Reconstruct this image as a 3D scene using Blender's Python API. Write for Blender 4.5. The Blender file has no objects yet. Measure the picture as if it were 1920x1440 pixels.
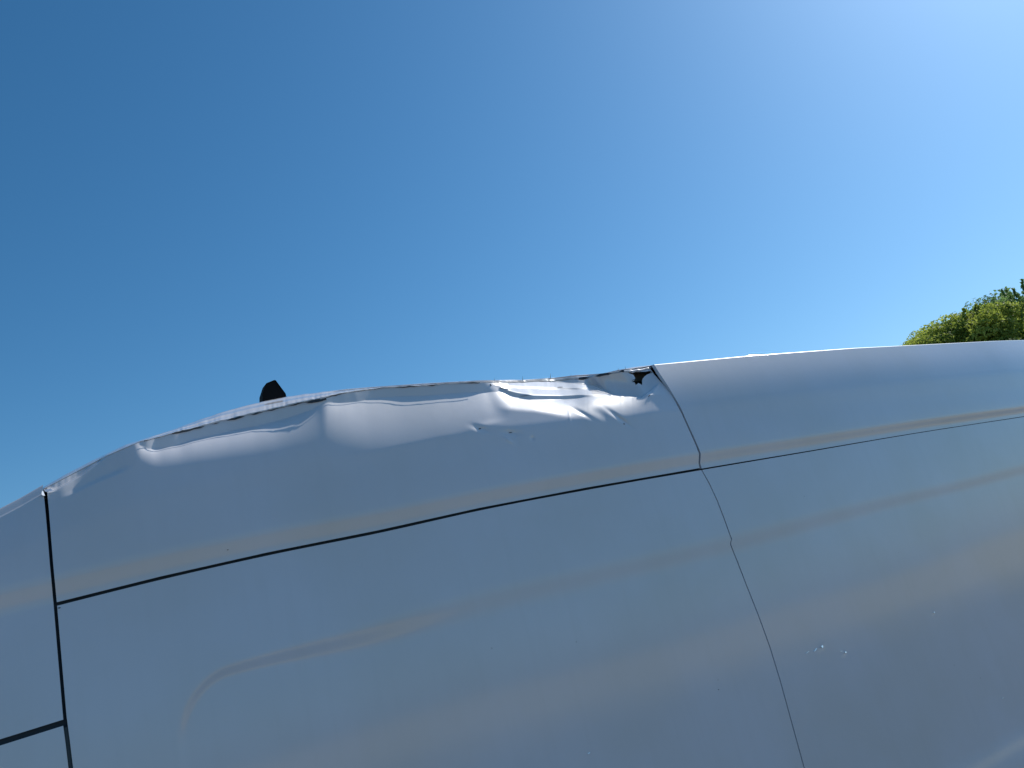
import bpy, math, random
import numpy as np
from mathutils import Matrix, Vector

# ------------------------------------------------------------------ camera
F = 1517.8                      # focal length in pixels of a 1920 px wide picture
ZC = 2.05                       # phone held up at 2.05 m
TUMBLE = math.radians(4.0)      # the van's side leans in by this much
def unit(v):
    v = np.array(v, float); return v/np.linalg.norm(v)
Xc = unit((2424, -180, F))                       # van's length axis, in camera axes (right, down, forward)
dc = unit((-1322, -5005, F)); dc = unit(dc-Xc*dc.dot(Xc))
Nc = np.cross(Xc, dc)
Uc = dc*math.cos(TUMBLE)+Nc*math.sin(TUMBLE)
Yc = dc*math.sin(TUMBLE)-Nc*math.cos(TUMBLE)
RIGHT = np.array([Xc[0], Yc[0], Uc[0]]); DOWN = np.array([Xc[1], Yc[1], Uc[1]]); FWD = np.array([Xc[2], Yc[2], Uc[2]])

scene = bpy.context.scene
cam_data = bpy.data.cameras.new("camera"); cam = bpy.data.objects.new("camera", cam_data)
scene.collection.objects.link(cam)
M = Matrix([[RIGHT[i], -DOWN[i], -FWD[i], (0, 0, ZC)[i]] for i in range(3)]+[[0, 0, 0, 1]])
cam.matrix_world = M
cam_data.sensor_width = 36; cam_data.lens = 36*F/1920
cam_data.clip_start = 0.05; cam_data.clip_end = 5000
scene.camera = cam

# ------------------------------------------------------------------ light
SUN = unit((0.748, 0.138, 0.649))
SUN_EL = math.asin(SUN[2])
SUN_ROT = math.atan2(SUN[0], SUN[1])             # sky texture: rotation clockwise from +Y
world = bpy.data.worlds.new("World"); scene.world = world; world.use_nodes = True
wn = world.node_tree; wn.nodes.clear()
sky = wn.nodes.new("ShaderNodeTexSky"); sky.sky_type = 'NISHITA'; sky.sun_disc = False
sky.sun_elevation = SUN_EL; sky.sun_rotation = SUN_ROT
sky.altitude = 0; sky.air_density = 1.0; sky.dust_density = 0.8; sky.ozone_density = 1.0
bg = wn.nodes.new("ShaderNodeBackground"); bg.inputs[1].default_value = 0.102
wo = wn.nodes.new("ShaderNodeOutputWorld")
# the camera's colour rendering of the clear sky: a mild 3 x 3 colour matrix, one dot product for each channel
comb = wn.nodes.new("ShaderNodeCombineXYZ")
for ch, row in enumerate([(.390, .310, -.215), (-.200, 1.095, -.120), (0.0, .220, .900)]):
    dp = wn.nodes.new("ShaderNodeVectorMath"); dp.operation = 'DOT_PRODUCT'; dp.inputs[1].default_value = row
    mxx = wn.nodes.new("ShaderNodeMath"); mxx.operation = 'MAXIMUM'; mxx.inputs[1].default_value = 0.0
    wn.links.new(sky.outputs[0], dp.inputs[0]); wn.links.new(dp.outputs['Value'], mxx.inputs[0]); wn.links.new(mxx.outputs[0], comb.inputs[ch])
wn.links.new(comb.outputs[0], bg.inputs[0]); wn.links.new(bg.outputs[0], wo.inputs[0])
sl = bpy.data.lights.new("sun", 'SUN'); sl.energy = 5.0; sl.angle = math.radians(0.53); sl.color = (1, 0.95, 0.87)
so = bpy.data.objects.new("sun", sl); scene.collection.objects.link(so)
so.rotation_euler = Vector(SUN).to_track_quat('Z', 'Y').to_euler()
so.location = (20, 8, 20)
scene.view_settings.view_transform = 'Standard'; scene.view_settings.look = 'None'
scene.view_settings.exposure = 0.0; scene.view_settings.gamma = 1.0

# ------------------------------------------------------------------ rays
def ray(u, v):
    """world direction through a photo pixel, scaled so that its y is 1"""
    u = np.asarray(u, float)-960; v = np.asarray(v, float)-720
    x = u*RIGHT[0]+v*DOWN[0]+F*FWD[0]; y = u*RIGHT[1]+v*DOWN[1]+F*FWD[1]; z = u*RIGHT[2]+v*DOWN[2]+F*FWD[2]
    return x/y, z/y
def proj(x, y, z):
    """pixel of a point given relative to the camera"""
    a = x*RIGHT[0]+y*RIGHT[1]+z*RIGHT[2]; b = x*DOWN[0]+y*DOWN[1]+z*DOWN[2]; c = x*FWD[0]+y*FWD[1]+z*FWD[2]
    return 960+F*a/c, 720+F*b/c
def sm(a, b, x):
    t = np.clip((x-a)/(b-a), 0, 1); return t*t*(3-2*t)
def lin(pts):
    a = np.array(pts, float); a = a[np.argsort(a[:, 0])]
    return lambda t: np.interp(t, a[:, 0], a[:, 1])
def smooth_curve(pts):
    """Catmull-Rom-like monotone sample of points for a softer line"""
    a = np.array(pts, float); a = a[np.argsort(a[:, 0])]
    xs, ys = a[:, 0], a[:, 1]; m = np.gradient(ys, xs)
    def f(t):
        t = np.asarray(t, float); tc = np.clip(t, xs[0], xs[-1])
        i = np.clip(np.searchsorted(xs, tc)-1, 0, len(xs)-2)
        h = xs[i+1]-xs[i]; s = (tc-xs[i])/h
        r = (2*s**3-3*s**2+1)*ys[i]+(s**3-2*s**2+s)*h*m[i]+(-2*s**3+3*s**2)*ys[i+1]+(s**3-s**2)*h*m[i+1]
        return r+np.where(t < xs[0], (t-xs[0])*m[0], 0)+np.where(t > xs[-1], (t-xs[-1])*m[-1], 0)
    return f
rng = np.random.default_rng(4)
def noise1(scale, amp, seed):
    r = np.random.default_rng(seed); k = r.uniform(-1, 1, 4096)
    return lambda t: amp*np.interp(np.asarray(t)/scale+700, np.arange(4096), k)

# ------------------------------------------------------------------ the van's shape (relative to the camera)
D = 1.90
X_REAR = 4.80
REC_L = [None]
def side_low(x, z):
    """undamaged side below the roof seam"""
    y = D+z*math.tan(TUMBLE)+0.020*np.clip(z+0.25, 0, None)**2
    y = y+np.where(x < 0.25, 0.10*(0.25-x)**2, 0)
    y = y+np.where(x > 3.9, 0.06*(x-3.9)**2, 0)
    return y
def pix_side(pts):
    out = []
    for u, v in pts:
        rx, rz = ray(u, v); y = D
        for _ in range(12): y = float(side_low(rx*y, rz*y))
        out.append((rx*y, rz*y))
    return out
seam_pts = pix_side([(103, 1133), (300, 1084), (500, 1039), (710, 997), (900, 955), (1100, 917), (1315, 880), (1500, 849), (1700, 815), (1920, 781)])
zS = smooth_curve(seam_pts)
xL_pts = pix_side([(84, 915), (88, 960), (96, 1060), (103, 1133), (112, 1240), (121, 1345), (127, 1390), (133, 1440)])
xL_pts = [(z, x) for x, z in xL_pts]; xl0 = min(xL_pts); xL_pts.append((-1.6, xl0[1]+0.03)); xL_pts.append((1.0, max(xL_pts)[1]))
xL = lin(xL_pts)
xR_low = lin([(z, x) for x, z in pix_side([(1316, 881), (1330, 906), (1345, 938), (1358, 972), (1368, 1000), (1373, 1012), (1370, 1018), (1384, 1052), (1400, 1094), (1423, 1152), (1445, 1213), (1465, 1278), (1483, 1343), (1510, 1440)])]+[(-1.6, 2.02)])

def tan_hi(h):
    """tangent of the lean of the roof side, h = 0 at the seam, 1 at the roof edge"""
    t = 3.0+4.0*h+7.0*sm(.50, .62, h)+7.0*sm(.6, 1.0, h)
    return np.tan(np.radians(t))
_h = np.linspace(0, 1.3, 800); _g = np.concatenate([[0], np.cumsum(tan_hi((_h[1:]+_h[:-1])/2)*np.diff(_h))])
def lean(h): return np.interp(h, _h, _g)
# bead that swells just above the seam: its underside catches the ground
def bead(x, z):
    q = z-zS(x)-.010*np.clip(x-1,0,1); w = 0.066-0.006*np.clip(x, 0, 4)
    return -0.0057*(sm(0, w, q)-0.6*sm(w, w*3.2, q))
sil = [(-120, 1018), (0, 958), (40, 937), (85, 911), (120, 891), (170, 865), (235, 834), (300, 813), (330, 803), (380, 785), (430, 769), (480, 756), (520, 747), (560, 740), (600, 735), (650, 729), (700, 725),
       (800, 718), (900, 713), (980, 712), (1040, 708), (1080, 703), (1130, 700), (1160, 693), (1190, 688), (1225, 684), (1300, 677), (1408, 667), (1600, 653), (1760, 645), (1920, 638), (2000, 634)]
RC = 0.006
A0 = math.radians(21.0); A1 = math.radians(84)
def crest_from(u, v):
    rx, rz = ray(u, v); y = 2.0
    for _ in range(20):
        z = rz*y; x = rx*y; s = float(zS(x)); H = z-s
        y = float(side_low(x, s))+float(lean(1.0))*H+RC*.67
    return x, z-RC*.60
cp = [crest_from(u, v) for u, v in sil]
zt = cp[0]
cp += [(-0.30, zt[1]-0.45*(zt[0]+0.30)*1.0), (-0.55, zt[1]-0.45*(zt[0]+0.55)*1.05), (-1.7, zt[1]-1.05)]
zC = lin(cp)
def side_y(x, z):
    s = zS(x); H = np.maximum(zC(x)-s, 0.02)
    h = np.clip((z-s)/H, 0, 1.25)
    hi = side_low(x, s)+lean(h)*H+bead(x, z)
    return np.where(z > s, hi, side_low(x, z))

# recess pressed into the lower side
rec = pix_side([(700, 1190), (900, 1131), (1100, 1083), (1200, 1060), (1370, 1019), (1500, 985), (1650, 946), (1800, 911), (1920, 880)])
zRec = smooth_curve([(-0.4, rec[0][1]-0.085), (0.0, rec[0][1]-0.055)]+[(0.33, pix_side([(480, 1247)])[0][1])]+rec)
xRec = pix_side([(345, 1420)])[0][0]
def recess(x, z):
    r = 0.11
    qx = (xRec+r)-x; qz = z-(zRec(x)-r)
    sd = np.hypot(np.maximum(qx, 0), np.maximum(qz, 0))+np.minimum(np.maximum(qx, qz), 0)-r
    w = 0.012+0.026*sm(.25, .9, x)*(1-.35*sm(2.0, 3.2, x))
    # the opposite (lower) border: the belt swage
    return (0.20-.115*sm(.3, 1.0, x))*w*(1-sm(-w, w, sd))
def low_y(x, z):
    y = side_low(x, z)+recess(x, z)
    b = -0.90
    y = y-0.012*(1-sm(b-.10, b+.015, z))-0.02*(1-sm(b-.6, b-.1, z))
    y = y+0.03*(1-sm(-1.62, -1.45, z))
    # gentle oil-canning of the sheet
    y = y+0.0010*np.sin(x*2.3+z*3.0+.5)*np.sin(z*4.1-1.0*x)+0.0005*np.sin(5.1*x-2*z)*np.sin(3*z+1)
    # dings near the rear panel's middle
    for (du, dv, a, ww) in DINGS:
        dx, dz = pix_side([(du, dv)])[0]
        y = y+a*np.exp(-(((x-dx)/(ww*1.9))**2+((z-dz-0.25*(x-dx))/ww)**2))
    return y
DINGS = [(1541, 1213, .0005, .0080), (1583, 1225, .0004, .0070), (1750, 1149, .0003, .006), (1781, 1224, -.0003, .006), (1880, 1309, -.0003, .006)]

# ------------------------------------------------------------------ materials
def mat(name):
    m = bpy.data.materials.new(name); m.use_nodes = True
    return m, m.node_tree, m.node_tree.nodes["Principled BSDF"]
def simple(name, col, rough=.5, metal=0, coat=0):
    m, t, b = mat(name)
    b.inputs['Base Color'].default_value = (*col, 1); b.inputs['Roughness'].default_value = rough
    b.inputs['Metallic'].default_value = metal; b.inputs['Coat Weight'].default_value = coat
    return m
def paint_material(name, col, spec=0.5, coat=1.0):
    m, t, b = mat(name); N = t.nodes; L = t.links
    tc = N.new('ShaderNodeTexCoord')
    n1 = N.new('ShaderNodeTexNoise'); n1.inputs['Scale'].default_value = 3.0; n1.inputs['Detail'].default_value = 5; L.new(tc.outputs['Object'], n1.inputs['Vector'])
    n2 = N.new('ShaderNodeTexVoronoi'); n2.inputs['Scale'].default_value = 16; n2.feature = 'F1'; L.new(tc.outputs['Object'], n2.inputs['Vector'])
    n3 = N.new('ShaderNodeTexNoise'); n3.inputs['Scale'].default_value = 60.0; n3.inputs['Detail'].default_value = 4; L.new(tc.outputs['Object'], n3.inputs['Vector'])
    # film of dust in large patches
    r1 = N.new('ShaderNodeMapRange'); r1.inputs[1].default_value = .35; r1.inputs[2].default_value = .75; r1.inputs[3].default_value = 0; r1.inputs[4].default_value = 1
    L.new(n1.outputs[0], r1.inputs[0])
    mx = N.new('ShaderNodeMix'); mx.data_type = 'RGBA'
    mx.inputs[6].default_value = (*col, 1); mx.inputs[7].default_value = (col[0]*.93, col[1]*.915, col[2]*.86, 1)
    L.new(r1.outputs[0], mx.inputs[0])
    # faint vertical run marks left by rain
    ms_ = N.new('ShaderNodeMapping'); ms_.inputs['Scale'].default_value = (26, 26, 1.1); L.new(tc.outputs['Object'], ms_.inputs[0])
    n5 = N.new('ShaderNodeTexNoise'); n5.inputs['Scale'].default_value = 1.0; n5.inputs['Detail'].default_value = 6; n5.inputs['Roughness'].default_value = .6; L.new(ms_.outputs[0], n5.inputs['Vector'])
    r5 = N.new('ShaderNodeMapRange'); r5.inputs[1].default_value = .50; r5.inputs[2].default_value = .78; r5.inputs[3].default_value = 0; r5.inputs[4].default_value = .13; L.new(n5.outputs[0], r5.inputs[0])
    mx5 = N.new('ShaderNodeMix'); mx5.data_type = 'RGBA'; mx5.inputs[7].default_value = (col[0]*.80, col[1]*.79, col[2]*.75, 1)
    L.new(mx.outputs[2], mx5.inputs[6]); L.new(r5.outputs[0], mx5.inputs[0]); mx = mx5
    # small specks
    r2 = N.new('ShaderNodeMapRange'); r2.inputs[1].default_value = .030; r2.inputs[2].default_value = .055; r2.inputs[3].default_value = .22; r2.inputs[4].default_value = 0
    L.new(n2.outputs['Distance'], r2.inputs[0])
    gt = N.new('ShaderNodeMath'); gt.operation = 'GREATER_THAN'; gt.inputs[1].default_value = .83
    sp = N.new('ShaderNodeSeparateColor'); L.new(n2.outputs['Color'], sp.inputs[0]); L.new(sp.outputs[0], gt.inputs[0])
    mm = N.new('ShaderNodeMath'); mm.operation = 'MULTIPLY'; L.new(gt.outputs[0], mm.inputs[0]); L.new(r2.outputs[0], mm.inputs[1])
    mx2 = N.new('ShaderNodeMix'); mx2.data_type = 'RGBA'; mx2.inputs[7].default_value = (.16, .14, .12, 1)
    L.new(mx.outputs[2], mx2.inputs[6]); L.new(mm.outputs[0], mx2.inputs[0])
    L.new(mx2.outputs[2], b.inputs['Base Color'])
    r3 = N.new('ShaderNodeMapRange'); r3.inputs[3].default_value = .30; r3.inputs[4].default_value = .42; L.new(n3.outputs[0], r3.inputs[0])
    L.new(r3.outputs[0], b.inputs['Roughness'])
    b.inputs['Specular IOR Level'].default_value = spec
    b.inputs['Coat Weight'].default_value = coat; b.inputs['Coat Roughness'].default_value = .065; b.inputs['Coat IOR'].default_value = 1.62
    bp = N.new('ShaderNodeBump'); bp.inputs['Strength'].default_value = .05; bp.inputs['Distance'].default_value = .0006
    n4 = N.new('ShaderNodeTexNoise'); n4.inputs['Scale'].default_value = 240; n4.inputs['Detail'].default_value = 2; L.new(tc.outputs['Object'], n4.inputs['Vector'])
    L.new(n4.outputs[0], bp.inputs['Height']); L.new(bp.outputs[0], b.inputs['Coat Normal'])
    return m
WHITE = paint_material("white_paint", (.74, .73, .765))
BLACKPL = simple("black_plastic", (.006, .006, .007), .7)
BLACKPL.node_tree.nodes["Principled BSDF"].inputs["Specular IOR Level"].default_value = .15
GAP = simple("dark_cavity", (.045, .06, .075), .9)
RUBBER = simple("weatherstrip_rubber", (.05, .07, .075), .6)
GLASS = simple("tinted_glass", (.015, .02, .02), .05, 0, 1)
SILVER = simple("bare_steel", (.55, .55, .54), .38, .9)
TYRE = simple("tyre_rubber", (.02, .02, .02), .85)
RIM = simple("rim_metal", (.5, .5, .5), .35, .8)
CHROME = simple("lamp_lens", (.7, .7, .72), .1, 0, 1)
RED = simple("red_lens", (.35, .01, .01), .15, 0, 1)
SEALER = simple("body_sealer", (.10, .09, .07), .8)

# ------------------------------------------------------------------ mesh helpers
COL = scene.collection
def add_mesh(name, verts, faces, m, parent=None, smooth=True, loc=(0, 0, ZC)):
    me = bpy.data.meshes.new(name); v = np.asarray(verts, float)+np.array(loc)
    me.from_pydata(v.tolist(), [], [tuple(f) for f in faces]); me.materials.append(m)
    me.polygons.foreach_set('use_smooth', [smooth]*len(me.polygons)); me.update()
    o = bpy.data.objects.new(name, me); COL.objects.link(o)
    if parent is not None: o.parent = parent
    return o
def grid_faces(n, m, off=0, keep=None):
    i, j = np.meshgrid(np.arange(n-1), np.arange(m-1), indexing='ij')
    a = off+i*m+j; f = np.stack([a, a+m, a+m+1, a+1], -1).reshape(-1, 4)
    if keep is not None: f = f[keep.reshape(-1)]
    return f
def panel(name, P, parent, m=WHITE, lip=0.014, keep=None, lips='LRBT'):
    """P: (n, m, 3) grid, i along the van, j upwards; edges get a flange folded inward"""
    n, k, _ = P.shape; V = [P.reshape(-1, 3)]; Fc = [grid_faces(n, k, 0, keep)]; off = n*k
    edges = {'L': P[0, :], 'R': P[-1, ::-1], 'B': P[::-1, 0], 'T': P[:, -1]}
    for key in lips:
        e = edges[key]; q = e.copy(); q[:, 1] += lip
        V.append(np.stack([e, q], 1).reshape(-1, 3)); c = len(e)
        a = off+np.arange(c-1)*2; Fc.append(np.stack([a, a+1, a+3, a+2], -1)); off += 2*c
    return add_mesh(name, np.concatenate(V), np.concatenate(Fc), m, parent)
def dense(n, spots, lo, hi):
    """n samples of 0..1, crowded round the given spots (position, half width, weight)"""
    g_ = np.linspace(0, 1, 4000); p = lo+(hi-lo)*g_; d = np.ones_like(p)
    for c, w, k in spots: d = d+k*np.exp(-((p-c)/w)**2)
    c = np.concatenate([[0], np.cumsum((d[1:]+d[:-1])/2)]); c /= c[-1]
    return np.interp(np.linspace(0, 1, n), c, g_)
def patch(x0f, x1f, z0f, z1f, n, k, yf, xs=None, ts=None):
    """grid between side borders x0f(z), x1f(z) and z0f(x), z1f(x)"""
    s = np.linspace(0, 1, n)[:, None] if xs is None else xs[:, None]; t = np.linspace(0, 1, k)[None, :] if ts is None else ts[None, :]
    x = np.zeros((n, k))+s; z = np.zeros((n, k))
    for _ in range(14):
        z = z0f(x)*(1-t)+z1f(x)*t; x = x0f(z)*(1-s)+x1f(z)*s
    return x, z, yf(x, z)
def box(name, c, s, m, parent, bev=0.0):
    x, y, z = s[0]/2, s[1]/2, s[2]/2
    import bmesh
    bm = bmesh.new(); bmesh.ops.create_cube(bm, size=1)
    for v in bm.verts: v.co = Vector((v.co.x*s[0], v.co.y*s[1], v.co.z*s[2]))
    if bev: bmesh.ops.bevel(bm, geom=bm.edges[:], offset=bev, segments=3, profile=.5, affect='EDGES')
    me = bpy.data.meshes.new(name); bm.to_mesh(me); bm.free(); me.materials.append(m)
    o = bpy.data.objects.new(name, me); COL.objects.link(o); o.location = c
    if parent is not None: o.parent = parent
    return o

# ------------------------------------------------------------------ ground
def ground():
    m, t, b = mat("gravel"); N = t.nodes; L = t.links
    tc = N.new('ShaderNodeTexCoord')
    n = N.new('ShaderNodeTexNoise'); n.inputs['Scale'].default_value = .15; n.inputs['Detail'].default_value = 8; L.new(tc.outputs['Object'], n.inputs['Vector'])
    n2 = N.new('ShaderNodeTexNoise'); n2.inputs['Scale'].default_value = 25; n2.inputs['Detail'].default_value = 6; L.new(tc.outputs['Object'], n2.inputs['Vector'])
    ad = N.new('ShaderNodeMath'); ad.operation = 'MULTIPLY_ADD'; ad.inputs[1].default_value = .5; L.new(n2.outputs[0], ad.inputs[0]); L.new(n.outputs[0], ad.inputs[2])
    cr = N.new('ShaderNodeValToRGB'); cr.color_ramp.elements[0].position = .55; cr.color_ramp.elements[1].position = .95
    cr.color_ramp.elements[0].color = (.42, .32, .12, 1); cr.color_ramp.elements[1].color = (.58, .45, .19, 1)
    L.new(ad.outputs[0], cr.inputs[0]); b.inputs['Roughness'].default_value = .95
    ca = N.new('ShaderNodeValToRGB'); ca.color_ramp.elements[0].color = (.06, .06, .062, 1); ca.color_ramp.elements[1].color = (.14, .137, .13, 1); L.new(n2.outputs[0], ca.inputs[0])
    mp = N.new('ShaderNodeMapping'); mp.inputs['Scale'].default_value = (.55, 1, 1); L.new(tc.outputs['Object'], mp.inputs[0])
    le = N.new('ShaderNodeVectorMath'); le.operation = 'LENGTH'; L.new(mp.outputs[0], le.inputs[0])
    n3 = N.new('ShaderNodeTexNoise'); n3.inputs['Scale'].default_value = .12; n3.inputs['Detail'].default_value = 5; L.new(tc.outputs['Object'], n3.inputs['Vector'])
    sh = N.new('ShaderNodeMath'); sh.operation = 'MULTIPLY_ADD'; sh.inputs[1].default_value = 22; L.new(n3.outputs[0], sh.inputs[0]); L.new(le.outputs['Value'], sh.inputs[2])
    mr = N.new('ShaderNodeMapRange'); mr.inputs[1].default_value = 28; mr.inputs[2].default_value = 50; L.new(sh.outputs[0], mr.inputs[0])
    mx = N.new('ShaderNodeMix'); mx.data_type = 'RGBA'; L.new(mr.outputs[0], mx.inputs[0]); L.new(ca.outputs[0], mx.inputs[6]); L.new(cr.outputs[0], mx.inputs[7]); L.new(mx.outputs[2], b.inputs['Base Color'])
    bp = N.new('ShaderNodeBump'); bp.inputs['Strength'].default_value = .6; bp.inputs['Distance'].default_value = .02; L.new(n2.outputs[0], bp.inputs['Height']); L.new(bp.outputs[0], b.inputs['Normal'])
    R = 1500
    o = add_mesh("ground", [(-R, -R, 0), (R, -R, 0), (R, R, 0), (-R, R, 0)], [(0, 1, 2, 3)], m, None, False, (0, 0, 0))
    o['kind'] = "structure"
ground()

# ------------------------------------------------------------------ the van
van = bpy.data.objects.new("cargo_van", None); COL.objects.link(van); van.location = (0, 0, 0)
van['label'] = "white high-roof cargo van with a crushed and torn front roof edge"
van['category'] = "van"

g = 0.0022
# lower front side panel, with the pressed recess
gs = lambda x: 0.0040-0.0009*np.clip(x, 0, 3)+0*x      # half width of the roof seam
Z0 = lambda x: x*0-1.55
x, z, y = patch(lambda z: xL(z)+.0036, lambda z: xR_low(z)-g, Z0, lambda x: zS(x)-gs(x), 360, 300, low_y)
panel("side_panel", np.stack([x, y, z], -1), van)
x, z, y = patch(lambda z: xR_low(z)+g, lambda z: X_REAR+0*z, Z0, lambda x: zS(x)-gs(x), 760, 560, low_y, dense(760, [(pix_side([d[:2]])[0][0], .04, 5) for d in DINGS[:5]], 1.88, X_REAR), dense(560, [(pix_side([d[:2]])[0][1], .04, 5) for d in DINGS[:5]], -1.55, .2))
panel("side_panel", np.stack([x, y, z], -1), van)

# rear roof side: up to the roof edge, then rolled over
xRh_pts = [(1312, 869), (1313, 851), (1306, 833), (1298, 815), (1280, 775), (1262, 741), (1247, 717), (1235, 699), (1226, 684)]
def pix_hi(pts):
    out = []
    for u, v in pts:
        rx, rz = ray(u, v); y = 2.0
        for _ in range(20): y = float(side_y(rx*y, rz*y))
        out.append((rx*y, rz*y))
    return out
hp = pix_hi(xRh_pts)
seam_end = (float(xR_low(float(zS(1.86)))), float(zS(1.86)))
xR_hi = lin([(z, x) for x, z in hp]+[(seam_end[1], seam_end[0])])
def arc_rows(x, z, y, nrow=10):
    """roll the top edge over a small radius into the roof"""
    a = np.linspace(A0, A1, nrow+1)[1:]
    ys = y[:, -1:]+RC*(math.cos(A0)-np.cos(a))[None, :]; zs = z[:, -1:]+RC*(np.sin(a)-math.sin(A0))[None, :]
    xs = np.repeat(x[:, -1:], nrow, 1)
    return np.concatenate([x, xs], 1), np.concatenate([z, zs], 1), np.concatenate([y, ys], 1)
def hi_rear(x, z):
    return side_y(x, z)+0.0006*np.sin(x*3.1+6*z)*np.sin(z*7+x)
x, z, y = patch(lambda z: xR_hi(z)+g, lambda z: X_REAR+0*z, lambda x: zS(x)+gs(x), zC, 520, 130, hi_rear)
x, z, y = arc_rows(x, z, y)
rear_edge = np.stack([x[:, -1], y[:, -1], z[:, -1]], -1)
panel("roof_side_panel", np.stack([x, y, z], -1), van, lips='LRB')

# ---- the crushed front roof side
vT = lin([(60, 935), (84, 917), (120, 898), (170, 872), (200, 856), (235, 841), (262, 829), (285, 824), (330, 812), (370, 803), (400, 795), (450, 783), (500, 771), (560, 757), (600, 749), (640, 739), (680, 733), (720, 728), (800, 724),
          (870, 719), (920, 718), (960, 718), (1040, 715), (1100, 710), (1130, 704), (1165, 697), (1185, 698), (1210, 694), (1225, 689), (1300, 690)])
jag = noise1(6, 1.0, 3); jag2 = noise1(19, 1.3, 5)
vTj = lambda u: vT(u)+(jag(u)+jag2(u))*(sm(262, 300, u))*(0.45+.55*sm(1060, 1100, u))
vK = lin([(60, 950), (84, 925), (100, 921), (150, 893), (205, 852), (240, 833), (262, 832), (268, 840), (275, 843), (300, 843), (330, 837), (362, 826), (400, 818), (440, 808), (480, 801), (530, 788), (560, 779), (585, 769), (607, 758), (614, 756),
          (625, 756), (645, 757), (670, 755), (700, 748), (740, 745), (790, 744), (820, 742), (860, 739), (900, 737), (940, 736), (965, 745), (1000, 751), (1050, 750), (1100, 746), (1320, 746)])
vP = lin([(980, 700), (996, 713), (1040, 717), (1085, 720), (1112, 723), (1122, 727), (1135, 735), (1150, 741), (1172, 743), (1190, 745), (1202, 746), (1220, 732), (1247, 711), (1260, 700)])
vP0 = vP
vP = lambda u: vP0(u)+.8*jag(u*1.3+50)*sm(1110, 1130, u)
vB = lin([(60, 1000), (100, 940), (140, 930), (200, 905), (262, 885), (300, 896), (450, 880), (560, 868), (620, 866), (700, 853), (825, 826), (900, 813), (955, 805), (1060, 793), (1110, 788), (1180, 787), (1230, 778), (1280, 774), (1310, 773)])
tK = lin([(60, 12), (90, 25), (140, 24), (190, 22), (235, 10), (255, 14), (292, 40), (340, 49), (430, 50), (520, 45), (565, 37), (600, 29), (614, 24), (640, 27), (700, 31), (760, 33), (850, 33), (910, 33), (950, 36), (990, 40), (1060, 46), (1110, 45), (1150, 40), (1190, 34), (1222, 25), (1245, 18), (1300, 17)])
def tiltmap(u, v):
    """lean of the crushed sheet in degrees over the photo's pixels; summed up column by column it gives the dent's depth"""
    k, b, t = vK(u), vB(u), vT(u)
    q = np.clip((b-v)/np.maximum(b-k, 4), 0, 1)
    pw = 1.0+.65*sm(240, 330, u)*(1-sm(560, 700, u))
    mid = sm(620, 760, u); base = 7+7.5*mid*sm(0, 4, b-v)
    T = base+(tK(u)-base)*q**pw
    # shallow grey bowl under the fold
    c1 = np.interp(u, [920, 945, 975, 1005, 1040, 1070, 1100], [758, 764, 767, 769, 776, 784, 792])
    bowl = sm(0, 7, v-c1)*sm(925, 960, u)*(1-sm(1060, 1100, u))*sm(0, 6, b+2-v); T = T*(1-bowl)+(17+3*sm(960, 900, u))*bowl
    up = sm(925, 965, u)*sm(-2, 3, c1-v); T = T+up*6*(1-sm(1080, 1120, u))
    # the folded-back strip under the torn edge
    strip = sm(0, 3.0, k-v)*(1-sm(905, 950, u))*sm(205, 262, u)
    T = T*(1-strip)+0.5*strip
    # dark fold, and the white shelf above it that reaches the pocket
    right = sm(918, 955, u)
    v2 = np.interp(u, [918, 940, 960, 1000, 1050, 1100, 1130], [720, 727, 735, 742, 743, 741, 741])
    dk = sm(0, 2.5, k-v)*right*(1-sm(1060, 1135, u)); T = T*(1-dk)+3*dk
    lit = sm(0, 2.0, v2-v)*right*(1-.0*u); T = T*(1-lit)+51*lit*1.0+0*u
    # creases across the shelf
    T = T-24*np.exp(-((v-np.interp(u, [930, 1000, 1060, 1110], [724, 727, 729, 729]))/1.5)**2)*right*(1-sm(1080, 1110, u))
    # the deep pocket beside the seam, its thin end running left above the shelf
    p = vP(u); pk = sm(0, 2.0, p-v)*sm(985, 1000, u)*(1-sm(1205, 1252, u)); T = T*(1-pk)+(20-18*sm(8, 34, p-v))*pk
    # left end: facet above the thin fold, thin lit fold, soft band below
    fl = sm(0, 3, k-v)*(1-sm(205, 240, u)); T = T*(1-fl)+26*fl
    T = T+52*np.exp(-((v-k+1.0)/1.7)**2)*(1-sm(225, 262, u))
    e = sm(1195, 1250, u)*.85; T = T*(1-e)+17*e
    ln = np.interp(u, [100, 150, 190, 240, 270], [944, 918, 899, 878, 868])
    T = T+34*np.exp(-((v-ln)/6.0)**2)*sm(95, 130, u)*(1-sm(215, 262, u))
    return T
def bump(u, v, cu, cv, a, wu, wv, rot):
    c, s = math.cos(rot), math.sin(rot); du = (u-cu)*c+(v-cv)*s; dv = -(u-cu)*s+(v-cv)*c
    return a*np.exp(-(du/wu)**2-(dv/wv)**2)
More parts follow.
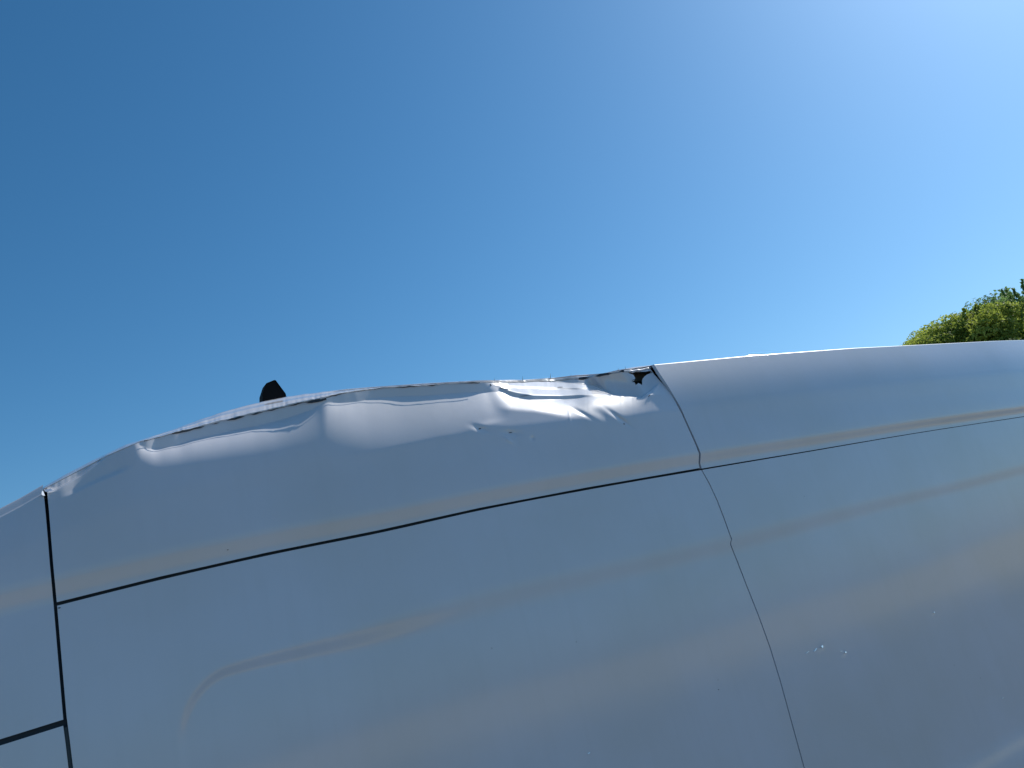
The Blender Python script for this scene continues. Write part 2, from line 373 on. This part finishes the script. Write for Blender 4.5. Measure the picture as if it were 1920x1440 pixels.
def small_dents(u, v):
    y = 0
    y = y+bump(u, v, 900, 803, .004, 14, 5, .3)+bump(u, v, 912, 797, -.002, 26, 7, -.2)
    y = y+bump(u, v, 957, 812, .0028, 18, 6, .1)
    y = y+bump(u, v, 1160, 783, .0042, 22, 3.6, .62)+bump(u, v, 1128, 778, .003, 18, 8, .5)
    y = y+bump(u, v, 1090, 774, .003, 22, 3.8, .5)
    y = y+bump(u, v, 998, 822, .002, 4, 5, 0)+bump(u, v, 955, 826, -.0015, 10, 3, .6)
    y = y+bump(u, v, 1068, 783, -.0006, 2.0, 12, -.1)
    y = y+bump(u, v, 1225, 735, -.004, 20, 5, -.85)+bump(u, v, 1238, 722, .003, 9, 3, -.85)
    y = y+bump(u, v, 960, 729, .003, 24, 3, .35)
    y = y+bump(u, v, 93, 921, -.005, 8, 4, -.3)
    return y
def crushed():
    nu, nv = 1050, 300
    # columns in photo pixels, then rows from the seam up to the torn edge
    s = np.linspace(0, 1, nu); t = np.linspace(0, 1, nv)
    t = t**0.8
    lv = lin([(v, u) for u, v in [(88, 917), (92, 960), (100, 1060), (107, 1134)]]+[(1300, 112)])
    rv = lin([(v, u) for u, v in xRh_pts]+[(880.5, 1315)])
    vs = lin([(-50, 1170), (103, 1133), (300, 1084), (500, 1039), (710, 997), (900, 955), (1100, 917), (1315, 880), (1500, 849)])
    u = np.zeros((nu, nv))+s[:, None]*1200+90; v = np.zeros((nu, nv))
    for _ in range(16):
        v = (vs(u)-3.0)*(1-t)+vT(u)*t+(vTj(u)-vT(u))*t**25
        # the right border keeps clear of the neighbour, more so near the top
        rb = rv(v)-2.2-9.0*(1-sm(690, 745, v)); lb = lv(v)
        u = lb*(1-s[:, None])+rb*s[:, None]
    rx, rz = ray(u, v)
    # base depth of the undamaged surface
    y = np.full_like(u, 2.0)
    for _ in range(25): y = side_y(rx*y, rz*y)
    yb = y.copy()
    # lean of the undamaged surface where it is below the damage, the map above
    y = yb.copy()
    T = tiltmap(u, v); w = sm(0, 14, vB(u)-v)
    for j in range(1, nv):
        # climb: y_j = y_{j-1} + tan(tilt) * dz with dz along the column's own rays
        tt = np.tan(np.radians((T[:, j]+T[:, j-1])/2)); z0 = rz[:, j-1]*y[:, j-1]
        ynew = (y[:, j-1]-tt*z0)/(1-tt*rz[:, j])
        wj = w[:, j]
        y[:, j] = ynew*wj+(y[:, j-1]+(yb[:, j]-yb[:, j-1]))*(1-wj)
    # even out column-to-column noise, more inside the sheet than at the creases
    ker = np.array([1, 4, 6, 4, 1.])/16
    for _ in range(6):
        yy = np.pad(y, ((2, 2), (0, 0)), mode='edge'); y = sum(ker[i]*yy[i:i+nu] for i in range(5))
    y = y+small_dents(u, v)
    y = y+(.010+.024*sm(1100, 1140, u))*sm(-.5, 2.0, vP(u)-v)*sm(990, 1010, u)*(1-.95*sm(1150, 1245, u))
    P = np.stack([rx*y, y, rz*y], -1)
    # the torn hole
    poly = np.array([(1170, 690), (1172, 695), (1180, 700), (1188, 703), (1191, 709), (1189, 714), (1184, 716), (1190, 717), (1192, 722), (1197, 718), (1204, 722), (1204, 712), (1208, 706), (1214, 702), (1223, 699), (1221, 695), (1210, 697), (1196, 697), (1184, 690)], float)
    uc = (u[:-1, :-1]+u[1:, 1:])/2; vc = (v[:-1, :-1]+v[1:, 1:])/2; ins = np.zeros(uc.shape, bool)
    for i in range(len(poly)):
        (x1, y1), (x2, y2) = poly[i], poly[i-1]
        c = (y1 > vc) != (y2 > vc)
        with np.errstate(divide='ignore', invalid='ignore'): ins ^= c & (uc < (x2-x1)*(vc-y1)/(y2-y1)+x1)
    o = panel("roof_side_panel", P, van, keep=~ins, lip=.010)
    o['label'] = "crushed roof side panel with creases and a torn hole"
    return u, v, P
cu_, cv_, CP = crushed()
top_u = cu_[:, -1]; top_P = CP[:, -1]
order = np.argsort(top_u); top_u = top_u[order]; top_P = top_P[order]
def torn_y(u): return np.interp(u, top_u, top_P[:, 1])

# ---- cab side above the door, and the door
z_door = lin([(-1.2, -.115), (-.05, -.094), (.05, -.087), (.3, -.08)])
zrun = lambda x: np.interp(x, [-1.2, -.9, -.62], [-.50, -.25, .0])
def cab_y(x, z):
    return side_y(x, z)+0.0006*np.sin(x*4+5*z)
x, z, y = patch(lambda z: -0.95+0*z, lambda z: xL(z)-.0024, lambda x: np.minimum(z_door(x)+.005, zC(x)-.02), lambda x: zC(x)-.0115, 260, 220, cab_y)
def shoulder_rows(x, z, y):
    seq = [(math.radians(a), .0011) for a in (45, 66, 45)]+[(math.radians(a), .003) for a in (28, 27, 27, 28, 29, 30)]+[(math.radians(a), .0012) for a in (38, 48, 58, 66, 74, 80, 84)]
    cy, cz = y[:, -1:], z[:, -1:]; ys, zs = [], []
    for a, l in seq: cy = cy+l*math.sin(a); cz = cz+l*math.cos(a); ys.append(cy); zs.append(cz)
    return np.concatenate([x, np.repeat(x[:, -1:], len(seq), 1)], 1), np.concatenate([z]+zs, 1), np.concatenate([y]+ys, 1)
x, z, y = shoulder_rows(x, z, y)
cab_edge = np.stack([x[:, -1], y[:, -1], z[:, -1]], -1)
panel("cab_side_panel", np.stack([x, y, z], -1), van, lips='LRB')
door = None
x, z, y = patch(lambda z: -1.00+0*z, lambda z: xL(z)-.0040, lambda x: -1.5+0*x, lambda x: np.minimum(z_door(x)-.006, zC(x)-.03), 130, 130, low_y)
door = panel("cab_door", np.stack([x, y, z], -1), van)
# door window, proud by 3 mm, and a handle
xs = np.linspace(-.88, -.16, 30); zs = np.linspace(-.85, -.24, 24); X, Zz = np.meshgrid(xs, zs, indexing='ij')
Zz = np.minimum(Zz, np.minimum(zC(X)-.12, -.22)); panel("window", np.stack([X, low_y(X, Zz)-.003, Zz], -1), door, m=GLASS, lip=.004)
box("handle", (-.10, D-.085-.02, ZC-1.02), (.20, .035, .035), BLACKPL, door, .012)
# weather strip down the door's rear gap and along its top
def strip(name, pts, w, m, parent, depth=.004, rad=None):
    """flat ribbon on the side, w wide, set in by depth"""
    V = []; Fc = []
    for i, (px, pz) in enumerate(pts):
        a = np.array(pts[min(i+1, len(pts)-1)])-np.array(pts[max(i-1, 0)]); a = a/np.linalg.norm(a); nrm = np.array([-a[1], a[0]])*w/2
        for q, dd in ((-1, depth), (-.5, depth-.002), (.5, depth-.002), (1, depth)):
            xx, zz = px+nrm[0]*q, pz+nrm[1]*q; V.append((xx, float(side_y(xx, zz))+dd, zz))
        if i:
            for k in range(3): b = (i-1)*4+k; Fc.append((b, b+1, b+5, b+4))
    return add_mesh(name, V, Fc, m, parent)
strip("weatherstrip", [(float(xL(q))-.0005, q) for q in np.linspace(-1.5, -.097, 40)], .011, RUBBER, van, .006)

FAR = 3.86
# ---- dark structure behind the gaps (inner body)
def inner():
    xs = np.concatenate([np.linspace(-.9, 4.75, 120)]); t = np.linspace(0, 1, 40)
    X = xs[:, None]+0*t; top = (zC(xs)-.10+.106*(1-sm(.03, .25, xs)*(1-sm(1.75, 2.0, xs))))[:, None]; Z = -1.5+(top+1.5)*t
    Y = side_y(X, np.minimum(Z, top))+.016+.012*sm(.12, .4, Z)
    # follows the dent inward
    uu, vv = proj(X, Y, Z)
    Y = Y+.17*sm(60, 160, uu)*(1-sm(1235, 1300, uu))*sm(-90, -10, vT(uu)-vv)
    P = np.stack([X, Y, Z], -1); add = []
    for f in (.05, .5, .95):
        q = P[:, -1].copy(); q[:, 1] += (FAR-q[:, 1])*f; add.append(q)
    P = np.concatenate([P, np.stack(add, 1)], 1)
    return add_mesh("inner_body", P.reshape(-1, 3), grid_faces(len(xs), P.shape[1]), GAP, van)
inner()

# ---- roof: from the near edge across to the far side
FAR = 3.86
vSil = lin(sil)
silj = noise1(11, .6, 9)
def roof(name, near, m=WHITE, crown=.045, n2=26):
    """near: (n, r, 3) rows along the near border, then straight across"""
    n, r, _ = near.shape; last = near[:, -1]; t = np.linspace(0, 1, n2)[1:]
    y = last[:, 1:2]+(FAR-last[:, 1:2])*t; z = last[:, 2:3]+crown*np.sin(np.pi*t)
    x = np.repeat(last[:, :1], n2-1, 1)
    P = np.concatenate([near, np.stack([x, y, z], -1)], 1)
    return add_mesh(name, P.reshape(-1, 3), grid_faces(n, P.shape[1]), m, van)
roof("roof_panel", rear_edge[:, None, :])
roof("roof_panel", cab_edge[:, None, :])
# crushed front roof: sheet edge lifted over the tear
uu = np.linspace(82, 1222, 900)
rxs, rzs = ray(uu, vSil(uu)+silj(uu)*sm(250, 330, uu)*(1-sm(600, 640, uu))); 
edge_v = vTj(uu)-1.6-1.2*np.abs(noise1(9, 1, 12)(uu))*sm(262, 330, uu)
rxe, rze = ray(uu, np.maximum(edge_v, vSil(uu)+1.0))
y0 = torn_y(uu)+.002
wd = np.interp(uu, [85, 240, 330, 560, 700, 900, 1000, 1100, 1180, 1222], [.04, .05, .11, .11, .06, .04, .04, .04, .035, .03])
rows = []
for q in np.linspace(0, 1, 12):
    yq = y0+wd*q; a = q**.8
    # crumple lines running along the sheet
    yq = yq+(.009*np.sin(q*11+uu*.013)+.002*np.sin(q*5-uu*.03)+.0006*np.sin(uu*.11+q*3))*np.sin(np.pi*q)*sm(250, 300, uu)
    rows.append(np.stack([(rxe*(1-a)+rxs*a)*yq, yq, (rze*(1-a)+rzs*a)*yq], -1))
near = np.stack(rows, 1)
under = near[:, :1].copy(); under[..., 2] -= .004; under[..., 1] += .012
o = roof("roof_panel", np.concatenate([under, near], 1), crown=.03)
o['label'] = "front roof sheet lifted along its torn near edge"

# second, ragged lip of the roof sheet standing behind the first (front part)
def ragged(name, us, vlo, vhi, depth, m, seed):
    us = np.array(us, float); nz = noise1(5, 1.0, seed)
    a = ray(us, vlo(us)+nz(us)); b = ray(us, vhi(us)+.6*nz(us*1.7))
    y = torn_y(us)+depth
    R = []
    for q in np.linspace(0, 1, 5):
        yy = y+.012*q; R.append(np.stack([(a[0]*(1-q)+b[0]*q)*yy, yy, (a[1]*(1-q)+b[1]*q)*yy], -1))
    P = np.stack(R, 1); bk = P[:, -1:].copy(); bk[..., 1] += .05; bk[..., 2] += .004
    P = np.concatenate([P, bk], 1)
    return add_mesh(name, P.reshape(-1, 3), grid_faces(len(us), P.shape[1]), m, van)

# dark broken ribbon laid over the tear, painting in the shade of its gap
def tear_line(u0, u1, off, wid, seed, m, name="tear_gap_shade"):
    us = np.linspace(u0, u1, int((u1-u0)/1.6)); nz = noise1(7, 1, seed); nz2 = noise1(15, 1, seed+1)
    w = wid*np.clip(.35+.9*nz2(us), 0.0, 1.6); c = vT(us)+off+.7*nz(us)
    V = []
    for dv in (-1, 0, 1):
        rx, rz = ray(us, c+dv*w*.5); y = torn_y(us)-.003-.001*(dv == 0); V.append(np.stack([rx*y, y, rz*y], -1))
    P = np.stack(V, 1)
    return add_mesh(name, P.reshape(-1, 3), grid_faces(len(us), 3), m, van, False)
tear_line(270, 330, -.5, 2.0, 20, GAP)
tear_line(322, 600, -.5, 3.6, 21, GAP)
tear_line(560, 612, 1.5, 3.8, 25, GAP)
tear_line(612, 900, -1, 2.0, 31, GAP)
tear_line(1085, 1170, -1.5, 5.5, 41, GAP)

def bracket():
    rx, rz = ray(1197, 708); y = float(torn_y(1197))+.045
    box("reinforcement_bracket", (rx*y, y, rz*y+ZC), (.09, .02, .035), SEALER, van, .004)
bracket()
# ragged slivers that stand up from the crushed edge
def slivers():
    for (u, v, h, lean_) in [(927, 713, 5, .5), (980, 712, 8, 0), (1032, 708, 9, 0), (1070, 705, 4, 1), (1158, 694, 5, 2), (1173, 691, 5, -1)]:
        y = float(torn_y(u))+.03; V = []; b = 0
        for (du, dv, dy) in ((-.9, 2, 0), (.9, 2, 0), (lean_, -h, 0), (0, 2, .003)):
            rx, rz = ray(u+du, v+dv); V.append((rx*(y+dy), y+dy, rz*(y+dy)))
        add_mesh("torn_sliver", V, [(b, b+1, b+2), (b+1, b+3, b+2), (b+3, b, b+2)], SILVER, van, False)
slivers()

# far side, back, front: simple but whole
def far_side():
    xs = np.linspace(-.95, X_REAR, 80); t = np.linspace(0, 1, 20); X = xs[:, None]+0*t
    Z = -1.55+(zC(xs)[:, None]+.011+1.55)*t; Y = FAR+.10*(1-t**2)+0*X
    Y = Y-.0
    return add_mesh("far_side_panel", np.stack([X, Y, Z], -1).reshape(-1, 3), grid_faces(80, 20), WHITE, van)
far_side()
def closing(name, x, z0, parent):
    zt_ = float(zC(x)); zs = np.linspace(z0, zt_, 30); V = []
    for q in zs: V += [(x, float(side_y(x, q)) if q > float(zS(x)) else float(low_y(np.array(x), np.array(q))), q), (x+.03, 2.9, q), (x, FAR+.10*(1-((q+1.55)/(zt_+1.55))**2), q)]
    P = np.array(V).reshape(30, 3, 3)
    return add_mesh(name, P.reshape(-1, 3), grid_faces(30, 3), WHITE, parent)
rd = closing("rear_door", X_REAR, -1.5, van)
box("tail_lamp", (X_REAR+.02, 2.0, ZC-.75), (.05, .12, .45), RED, van, .015)
# nose
zw = float(zC(-.95))
prof = [(-.95, zw-.005, WHITE), (-1.12, -.62), (-1.30, -.80), (-1.70, -.95), (-1.84, -1.20), (-1.86, -1.60)]
V = []; yn = [2.0, 2.02, 1.95, 1.92, 1.97, 2.0]
for (p, a) in zip(prof, yn): V += [(p[0], a, p[1]), (p[0]-.07, 2.88, p[1]), (p[0], 3.84-(a-1.93)*.8, p[1])]
P = np.array(V).reshape(6, 3, 3); add_mesh("front_nose", P[1:].reshape(-1, 3), grid_faces(5, 3), WHITE, van, False)
add_mesh("windscreen", (P[:2]).reshape(-1, 3), grid_faces(2, 3), GLASS, van, False)
for s, yy in ((0, 1.96), (1, 3.84)):
    q = [(-.95, -1.5), (-.95, zw-.02), (-1.12, -.63), (-1.30, -.81), (-1.70, -.96), (-1.84, -1.21), (-1.86, -1.5)]
    d = 1 if s == 0 else -1
    V = [(a, yy-.03*d, b) for a, b in q]+[(a, yy+.02*d, b) for a, b in q]; n = len(q)
    add_mesh("front_wing", V, [tuple(range(n)), tuple(range(2*n-1, n-1, -1))]+[(i, (i+1) % n, n+(i+1) % n, n+i) for i in range(n)], WHITE, van, False)
for yy in (2.08, 3.70): box("headlight", (-1.80, yy, ZC-1.10), (.14, .26, .20), CHROME, van, .04)
box("bumper", (-1.86, 2.9, .50), (.18, 1.86, .26), BLACKPL, van, .05)
box("bumper", (X_REAR+.07, 2.9, .55), (.18, 1.84, .16), BLACKPL, van, .04)
box("sill", (1.7, 1.90, .44), (5.6, .10, .13), BLACKPL, van, .03)
def wheel(x, y):
    def ring(name, prof, m, parent, seg=48):
        V = []
        for i in range(seg):
            a = 2*math.pi*i/seg
            for r, yy in prof: V.append((x+r*math.cos(a), y+yy, .35+r*math.sin(a)))
        k = len(prof); Fc = [(i*k+j, ((i+1) % seg)*k+j, ((i+1) % seg)*k+j+1, i*k+j+1) for i in range(seg) for j in range(k-1)]
        return add_mesh(name, V, Fc, m, parent, True, (0, 0, 0))
    w = ring("wheel", [(.21, -.09), (.24, -.115), (.31, -.12), (.345, -.09), (.35, 0), (.345, .09), (.31, .12), (.21, .10)], TYRE, van)
    ring("rim", [(.001, -.06), (.05, -.07), (.09, -.03), (.16, -.05), (.19, -.10), (.212, -.10), (.212, .1)], RIM, w)
for a in (-1.15, 3.05):
    for b in (1.93, 3.82): wheel(a, b)

# ---- chips, scuffs and scrapes in the sheet, and one added sun glint
BRIGHT = simple("scraped_metal_or_glint", (.96, .96, .95), .38, 1.0)
SCUFF = simple("dark_scuff", (.03, .03, .035), .6)
def depth_at(u, v):
    if v < 1133 and u < 1312 and v < float(lin([(-50, 1170), (103, 1133), (300, 1084), (500, 1039), (710, 997), (900, 955), (1100, 917), (1315, 880), (1500, 849)])(u)):
        k = np.argmin((cu_-u)**2+(cv_-v)**2); return float(CP.reshape(-1, 3)[k, 1])
    rx, rz = ray(u, v); y = D
    for _ in range(12): y = float(low_y(np.array(rx*y), np.array(rz*y)))
    return y
def chip(u, v, w, h, rot, m, tilt, turn, seed, label=None, yy=None):
    r = np.random.default_rng(seed); rx, rz = ray(u, v); y0 = depth_at(u, v) if yy is None else yy; rx, rz = ray(u, v); c = np.array([rx*y0, y0-.0012, rz*y0]); px = y0/F*1.25
    V = []; n = 9
    for i in range(n):
        a = 2*math.pi*i/n; q = r.uniform(.65, 1.15); a_, b_ = w*.5*q*math.cos(a), h*.5*q*math.sin(a)
        du = a_*math.cos(rot)-b_*math.sin(rot); dz = a_*math.sin(rot)+b_*math.cos(rot)
        V.append(c+np.array([du*px*1.5, (dz*px)*math.tan(tilt)+(du*px*1.5)*math.tan(turn)-h*px*.5*math.tan(tilt), dz*px]))
    V += [p+np.array([0, .006, 0]) for p in V]
    o = add_mesh("paint_chip_or_glint" if m is BRIGHT else "scuff_mark", V, [tuple(range(n))]+[(i, n+i, n+(i+1) % n, (i+1) % n) for i in range(n)], m, van, False)
    if label: o['label'] = label
R_ = math.radians
chip(1541, 1212, 7.5, 4.5, .35, BRIGHT, R_(18), R_(18), 1, "largest bright chip on the rear side panel")
chip(1529, 1218, 11, 1.6, .42, BRIGHT, R_(16), R_(6), 2)
chip(1514, 1223, 12, .9, .30, BRIGHT, R_(10), R_(3), 3)
chip(1585, 1223, 6, 3.2, .0, BRIGHT, R_(18), R_(18), 4)
chip(1577, 1221, 6, 1.2, -.3, BRIGHT, R_(14), R_(8), 5)
chip(1751, 1148, 5, 2.0, .2, BRIGHT, R_(18), R_(16), 6)
chip(1880, 1309, 5, 1.2, .4, BRIGHT, R_(12), R_(6), 7)
chip(1104, 1412, 4, 1.5, .3, BRIGHT, R_(16), R_(6), 8)
for i, (u, v, w, h, rt) in enumerate([(899, 804, 4, 1.8, .2), (957, 811, 4.5, 1.3, 0), (1170, 795, 3, 1.6, -.8), (920, 722, 1.6, 5, .1), (1217, 742, 8, 1.0, .85),
        (1050, 726, 9, .8, -.05), (985, 742, 14, .8, 0), (945, 729, 12, 1.0, -.35), (427, 1031, 1.6, 1, 0), (1347, 1293, 2, 1, 0),
        (111, 1140, 2.2, 1.6, 0), (1188, 712, 7, 1.0, .3)]):
    chip(u, v, w, h, rt, SCUFF, 0, 0, 40+i)

chip(91, 920, 9, 5, -.3, BRIGHT, R_(38), R_(5), 10, "bent bright corner of the crushed panel by the front seam")
chip(80.5, 926, 2.4, 9, .12, BRIGHT, R_(20), R_(20), 11)
rx_, rz_ = ray(1408, 667.5); yc_ = 2.0  # glint of the sun in the paint, added as a bright plate angled at the sun
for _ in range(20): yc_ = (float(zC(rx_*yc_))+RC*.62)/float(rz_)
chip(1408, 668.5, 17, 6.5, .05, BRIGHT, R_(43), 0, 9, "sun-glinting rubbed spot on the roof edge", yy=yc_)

# ---- roof fin
def fin():
    y = 2.20
    pts = [(487.5, 751), (489, 743), (494.5, 725), (497.5, 721), (512, 715), (515, 715.5), (532.5, 741), (535.5, 751)]
    O = []
    for u, v in pts: rx, rz = ray(u, v); O.append((rx*y, rz*y))
    zb = float(zC(O[0][0]))-.01
    O = [(O[0][0]-.004, zb)]+O[1:-1]+[(O[-1][0]+.004, zb)]
    n = len(O); V = []
    cx = float(np.mean([a for a, b in O]))
    for dy, s_ in ((-.020, .90), (-.026, 1.0), (.026, 1.0), (.020, .90)):
        for (a, b) in O:
            f = (b-zb)/.12; V.append((cx+(a-cx)*(.98 if s_ < 1 else 1), y+dy*(1-.5*f), zb+(b-zb)*(.985 if s_ < 1 else 1)))
    Fc = [tuple(range(n)), tuple(range(4*n-1, 3*n-1, -1))]
    for k in range(3):
        for i in range(n): j = (i+1) % n; Fc.append((k*n+i, k*n+j, (k+1)*n+j, (k+1)*n+i))
    o = add_mesh("roof_antenna", V, Fc, BLACKPL, van, False)
fin()

# ------------------------------------------------------------------ trees
def leaf_material(name, c1, c2):
    m, t, b = mat(name); N = t.nodes; L = t.links
    tc = N.new('ShaderNodeTexCoord'); n = N.new('ShaderNodeTexNoise'); n.inputs['Scale'].default_value = 1.1; n.inputs['Detail'].default_value = 3; L.new(tc.outputs['Object'], n.inputs['Vector'])
    cr = N.new('ShaderNodeValToRGB'); cr.color_ramp.elements[0].position = .35; cr.color_ramp.elements[1].position = .65
    cr.color_ramp.elements[0].color = (*c1, 1); cr.color_ramp.elements[1].color = (*c2, 1)
    L.new(n.outputs[0], cr.inputs[0]); L.new(cr.outputs[0], b.inputs['Base Color']); b.inputs['Roughness'].default_value = .6
    tr = N.new('ShaderNodeBsdfTranslucent'); L.new(cr.outputs[0], tr.inputs[0]); ms = N.new('ShaderNodeMixShader'); ms.inputs[0].default_value = .5
    out = N['Material Output']; L.new(b.outputs[0], ms.inputs[1]); L.new(tr.outputs[0], ms.inputs[2]); L.new(ms.outputs[0], out.inputs[0])
    return m
BARK = simple("bark", (.10, .08, .06), .9)
LEAF_Y = leaf_material("yellow_green_leaves", (.26, .33, .05), (.46, .53, .10))
LEAF_D = leaf_material("dark_green_leaves", (.13, .23, .08), (.27, .41, .12))
def limb(V, Fc, a, b, r0, r1, seg=8):
    a = np.array(a, float); b = np.array(b, float); d = unit(b-a); p = unit(np.cross(d, (0.3, 1, .1))); q = np.cross(d, p); o = len(V)
    for c, r in ((a, r0), (b, r1)):
        for i in range(seg): t = 2*math.pi*i/seg; V.append(tuple(c+r*(p*math.cos(t)+q*math.sin(t))))
    for i in range(seg): j = (i+1) % seg; Fc.append((o+i, o+j, o+seg+j, o+seg+i))
def tree(name, base, h, rad, leafm, label, seed, nclump, shoots=0, leaf=.13):
    r = np.random.default_rng(seed); e = bpy.data.objects.new(name, None); COL.objects.link(e); e.location = (0, 0, 0)
    e['label'] = label; e['category'] = "tree"; e['group'] = "trees behind the van"
    base = np.array(base, float); V = []; Fc = []
    limb(V, Fc, base, base+(0.1, 0, h*.45), .035*h, .022*h)
    cl = []
    for i in range(nclump):
        a = r.uniform(0, 2*math.pi); zz = r.uniform(.25, 1)**.8; prof = math.sin(math.pi*min(1, .12+.88*(1-zz)*1.25+.0))**.7 if zz > .3 else .8
        rr = rad*prof*math.sqrt(r.uniform(.25, 1)); c = base+np.array([rr*math.cos(a), rr*math.sin(a), h*zz*.93])
        cl.append((c, r.uniform(.35, .75)*rad*.42))
        if i % 2 == 0: limb(V, Fc, base+(0.1, 0, h*r.uniform(.2, .45)), c, .010*h, .003*h, 5)
    add_mesh("trunk", V, Fc, BARK, e, True, (0, 0, 0))
    pts = []; nr = []
    for c, cr_ in cl:
        k = int(1500*(cr_/.6)**2)+120; d = r.normal(size=(k, 3)); d /= np.linalg.norm(d, axis=1)[:, None]
        rr = cr_*(r.uniform(.35, 1.0, k)**.5)*(1+.35*np.sin(d[:, 0]*5+seed)*np.sin(d[:, 2]*6))
        pts.append(c+d*rr[:, None]*np.array([1, 1, .8])); nr.append(d+r.normal(size=(k, 3))*.6)
    for i in range(shoots):     # upright leafy shoots above the crown
        a = r.uniform(0, 2*math.pi); rr = rad*r.uniform(0, .75); b0 = base+np.array([rr*math.cos(a), rr*math.sin(a), h*(.93-.32*(rr/rad)**2)])
        top = b0+np.array([r.uniform(-.35, .1), r.uniform(-.2, .2), r.uniform(.5, 1.1)])*(1.0 if shoots > 20 else .5); k = 160; t = r.uniform(0, 1, k)[:, None]
        pts.append(b0+(top-b0)*t+r.normal(size=(k, 3))*.06*(1.2-t)); nr.append(r.normal(size=(k, 3)))
    P = np.concatenate(pts); Nn = np.concatenate(nr); Nn /= np.linalg.norm(Nn, axis=1)[:, None]; k = len(P)
    a = np.cross(Nn, r.normal(size=(k, 3))); a /= np.linalg.norm(a, axis=1)[:, None]; b = np.cross(Nn, a); s = leaf*r.uniform(.6, 1.3, k)[:, None]
    Q = np.stack([P-a*s, P-b*s*.45+Nn*s*.1, P+a*s, P+b*s*.45+Nn*s*.1], 1).reshape(-1, 3)
    add_mesh("crown", Q, np.arange(4*k).reshape(-1, 4), leafm, e, False, (0, 0, 0))
    return e
def at(u, v, dist):
    rx, rz = ray(u, v); k = dist/math.hypot(rx, 1.0); return rx*k, k, rz*k+ZC
def place(u, v, dist): x, y, z = at(u, v, dist); return (x, y, 0), z
TREES = [(1762, 604, 30, 3.0, LEAF_Y, "low yellow-green tree just over the roof edge, leftmost of the trees", 3, 120, 16, .055),
         (1822, 566, 29, 1.7, LEAF_Y, "bright green rounded tree between the low yellow-green tree and the tall dark one", 8, 80, 10, .055),
         (1892, 561, 31, 3.1, LEAF_D, "tallest darker green tree with upright shoots at the photo's right edge", 12, 120, 34, .06)]
for (u, v, dist, rad, lm, lab, sd, nc, sh, lf) in TREES:
    b, ztop = place(u, v, dist); tree("broadleaf_tree", b, ztop, rad, lm, lab, sd, nc, sh, lf)
